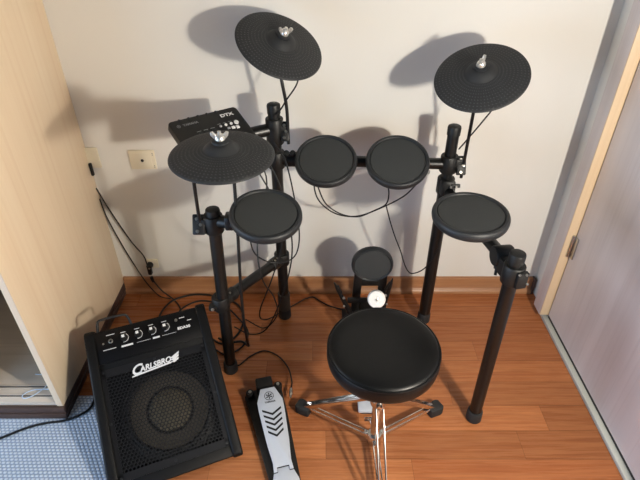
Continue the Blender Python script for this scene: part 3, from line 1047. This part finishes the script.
# logo plate on the grille: slanted capitals over a bar that ends in a wing
lg = fm @ Matrix.Translation((.192, .340, .0032)) @ Matrix.Rotation(math.radians(4.0), 4, 'Z')
b = text('C', .044, lg @ Matrix.Translation((-.058, .003, .0)), None, None, None, shear=.35, depth=.0007, offset=.0010, sx=1.05)
t_ = text('ARLSBRO', .0245, lg @ Matrix.Translation((.0035, .0012, .0)), None, None, None, shear=.28, depth=.0007, offset=.0008, sx=.96)
b.add(t_.v, t_.f)
b.prism([(-.074, -.0150), (.050, -.0125), (.060, -.0072), (-.048, -.0096), (-.072, -.0112)], .0014, lg)
for k in range(3):
    y0 = -.010 + k * .0068
    b.prism([(.049, y0 + .001), (.058, y0 + .0035), (.078 + k * .003, y0 + .0090 + k * .0028), (.076 + k * .003, y0 + .0030 + k * .0022), (.062, y0 - .003)], .0014, lg)
b.build('logo', M['print'], amp)
# round strap handle on the top edge
hy, hz = F(.500, -.004)
pts = [(.042, hy, hz - .004), (.047, hy + .010, hz + .022), (.060, hy + .014, hz + .034), (.128, hy + .014, hz + .034), (.142, hy + .010, hz + .022), (.147, hy, hz - .004)]
MB().tube([am @ V(p) for p in spline(pts, 5)], .0055, 12, flat=.7).build('handle', M['black_rubber'], amp)
for x in (.05, AW - .05):
    for y in (.06, .45):
        MB().lathe([(0, -.001), (.014, -.001), (.014, .007), (0, .007)], am @ Matrix.Translation((x, y, 0)), 16).build('rubber_foot', M['black_rubber'], amp)

# ================================================================== WALL FITTINGS
def outlet(x, z, w, h, label, coax=True):
    root = thing('wall_socket', (x, 0, z), label, 'wall socket')
    MB().box((x, -.005, z), (w, .010, h), bev=.004).build('cover_plate', M['beige_plastic'], root)
    m = frame((x, -.010, z), (0, -1, 0))
    MB().box((x, -.0108, z), (w * .72, .002, h * .74), bev=.0008).build('insert', M['beige_plastic'], root)
    if coax:
        MB().lathe([(.014, .001), (.016, .0024), (.018, .001)], m, 28, caps=False).build('ring', M['beige_plastic'], root)
        MB().lathe([(.0025, .0005), (.0055, .0005), (.0055, .004), (.0025, .004)], m, 16).build('socket_hole', M['socket_hole'], root)
        for dx, dz in ((.040, .027), (.040, .021), (.040, -.022), (.040, -.028)):
            MB().lathe([(0, 0), (.0016, 0), (.0016, .0008), (0, .0008)], frame((x + dx, -.0102, z + dz), (0, -1, 0)), 8).build('screw', M['socket_hole'], root)
    return root
outlet(-.646, .632, .094, .076, 'ivory aerial socket with round centre hole on the back wall')
so = outlet(-.832, .640, .060, .080, 'ivory wall socket half hidden behind the edge of the maple wardrobe', False)
MB().box((-.838, -.016, .598), (.010, .012, .05), bev=.003).build('rocker_switch', M['black_plastic'], so)

pg = thing('wall_socket', (-.713, 0, .150), 'low ivory power socket on the back wall with black plug above baseboard', 'wall socket')
MB().box((-.701, -.004, .152), (.046, .008, .044), bev=.003).build('cover_plate', M['beige_plastic'], pg)
plug = thing('power_plug', (-.712, -.025, .14), 'black power plug pushed into the low socket above baseboard', 'plug')
b = MB().lathe([(0, 0), (.013, 0), (.0135, .006), (.012, .018), (.008, .024), (.005, .025), (0, .025)], frame((-.712, -.008, .150), (0, -1, 0)), 22)
b.box((-.714, -.022, .128), (.018, .020, .040), bev=.006)
b.build('plug_body', M['cable'], plug)
MB().lathe([(.007, 0), (.0065, .012), (.0045, .026), (0, .026)], frame((-.712, -.030, .100), (.25, -.2, -1)), 14).build('strain_relief', M['cable'], plug)
MB().lathe([(.004, 0), (.004, .002), (0, .002)], frame((-.706, -.042, .154), (0, -1, 0)), 10).build('screw', M['steel'], plug)

# ================================================================== CABLES
def cable(pts, r, label, n=8, name='cable', group=None, plug=None):
    P = spline(pts, n)
    o = MB().tube(P, r, 8).build(name, M['cable'], loc=P[-1])
    tag(o, label, 'cable', group)
    if plug:
        p, d = V(plug[0]), V(plug[1])
        b = MB().lathe([(.0035, 0), (.006, .006), (.006, .026), (.004, .028), (.0032, .040), (0, .040)], frame(p, d), 12)
        b.build('jack_plug', M['steel'] if len(plug) > 2 else M['cable'], o)
    return o
cable([(-.842, -.014, .518), (-.815, -.014, .420), (-.765, -.014, .275), (-.728, -.018, .205), (-.716, -.030, .165)], .0026,
      'thin black cable sloping from the wardrobe edge down to the wall plug, upper of two')
cable([(-.842, -.012, .470), (-.834, -.012, .380), (-.800, -.012, .230), (-.770, -.014, .130), (-.735, -.030, .060), (-.690, -.045, .006), (-.640, -.060, .0035)], .0024,
      'thin dark cable hanging from the wardrobe edge to the floor, lower of two')
cable([(-.705, -.036, .085), (-.672, -.050, .040), (-.625, -.070, .010), (-.590, -.110, .004), (-.560, -.18, .004), (-.53, -.26, .004), (-.49, -.32, .004)], .0030,
      'black mains cable running from the wall plug across the floor behind the amplifier')
cable([(-.62, -.28, .013), (-.655, -.18, .013), (-.625, -.085, .013), (-.54, -.040, .009), (-.44, -.048, .0045), (-.35, -.095, .0045), (-.312, -.18, .0045), (-.325, -.27, .0045), (-.375, -.318, .0045), (-.425, -.292, .0045)], .0042,
      'thick black cable looped widely on the floor around the left front post')
cable([(-.58, -.22, .021), (-.57, -.14, .021), (-.50, -.085, .014), (-.40, -.115, .012), (-.335, -.185, .014), (-.285, -.26, .012), (-.295, -.33, .006), (-.35, -.375, .006), (-.40, -.35, .006)], .0036,
      'black cable making a smaller loop on the floor behind the left front post')
cable([(-.232, -.470, .800), (-.236, -.470, .70), (-.240, -.47, .60), (-.250, -.462, .42), (-.258, -.44, .25), (-.262, -.40, .10), (-.272, -.345, .022), (-.305, -.312, .010), (-.35, -.318, .010), (-.395, -.295, .010)], .0048,
      'thick straight black cable hanging from the hi-hat cymbal down past the snare pad')
cable([(-.20, -.45, .660), (-.212, -.42, .56), (-.205, -.38, .48), (-.165, -.36, .435), (-.11, -.35, .430), (-.075, -.33, .46), (-.07, -.31, .56), (-.105, -.25, .74), (-.145, -.22, .80)], .0024,
      'thin black cable drooping in a loop beneath the snare pad')
cable([(-.20, -.21, .79), (-.135, -.25, .68), (-.10, -.27, .52), (-.10, -.28, .38), (-.14, -.29, .22), (-.20, -.31, .08), (-.27, -.28, .016), (-.34, -.24, .016)], .0026,
      'thin black cable hanging from the sound module past the left rear post')
cable([(-.24, -.20, .80), (-.20, -.22, .70), (-.155, -.235, .60), (-.13, -.25, .45), (-.17, -.27, .30), (-.23, -.26, .12), (-.22, -.20, .016), (-.14, -.13, .008), (-.06, -.06, .006)], .0026,
      'thin black cable falling from the sound module to the floor near the baseboard')
cable([(-.26, -.22, .80), (-.17, -.26, .70), (-.20, -.36, .52), (-.19, -.40, .40), (-.16, -.36, .28), (-.16, -.30, .14), (-.22, -.25, .020), (-.30, -.20, .018)], .0024,
      'thin black cable swinging behind the snare pad to the lower side bar')
cable([(-.060, -.06, .004), (-.03, -.050, .004), (.00, -.075, .004), (.04, -.105, .004), (.10, -.13, .008), (.15, -.15, .05)], .0028,
      'black cable on the floor from the left rear post to the kick pad tower', plug=None)
cable([(-.015, -.222, .690), (-.018, -.235, .640), (.002, -.23, .585), (.055, -.22, .535), (.125, -.22, .525), (.200, -.22, .555), (.275, -.235, .612), (.315, -.24, .665)], .0024,
      'thin black cable drooping between the two tom pads, ending under the right one')
cable([(-.02, -.215, .692), (-.005, -.22, .635), (.020, -.215, .572), (.07, -.215, .532), (.13, -.215, .520), (.185, -.215, .545), (.222, -.222, .575), (.226, -.235, .625), (.213, -.25, .680)], .0024,
      'thin black cable drooping lower between the toms, ending at the right tom left edge')
cable([(.222, -.222, .572), (.240, -.22, .51), (.262, -.22, .445), (.290, -.22, .375), (.315, -.21, .300), (.340, -.205, .262), (.375, -.205, .272), (.402, -.205, .305), (.422, -.21, .36), (.428, -.212, .45), (.432, -.212, .56)], .0022,
      'thin black cable hanging from the right tom pad and looping up the right rear post')
cable([(-.142, -.184, .872), (-.125, -.188, .885), (-.100, -.195, .925), (-.070, -.200, .970), (-.058, -.205, 1.015), (-.060, -.210, 1.040)], .0024,
      'thin black cable from the left rear post up to the left crash cymbal')
cable([(.440, -.205, .768), (.452, -.225, .805), (.478, -.260, .880), (.497, -.285, .940), (.500, -.295, .985)], .0024,
      'thin black cable from the right rear post up to the right crash cymbal')
cable([(-.325, -.40, .004), (-.300, -.425, .004), (-.265, -.385, .004), (-.215, -.355, .004), (-.160, -.380, .006), (-.118, -.44, .012), (-.100, -.51, .022), (-.100, -.545, .026)], .0028,
      'thin black cable curving across the floor to the hi-hat foot controller', plug=((-.100, -.545, .026), (-.02, -1, -.02), 1))
cable([(-.810, -.40, .006), (-.790, -.50, .0085), (-.775, -.60, .0085), (-.800, -.640, .0085), (-.850, -.664, .0085), (-.900, -.672, .0085), (-.955, -.690, .0085), (-1.035, -.735, .0085), (-1.15, -.80, .0085)], .0038,
      'black mains cable lying on the blue rug in front of the wardrobe')
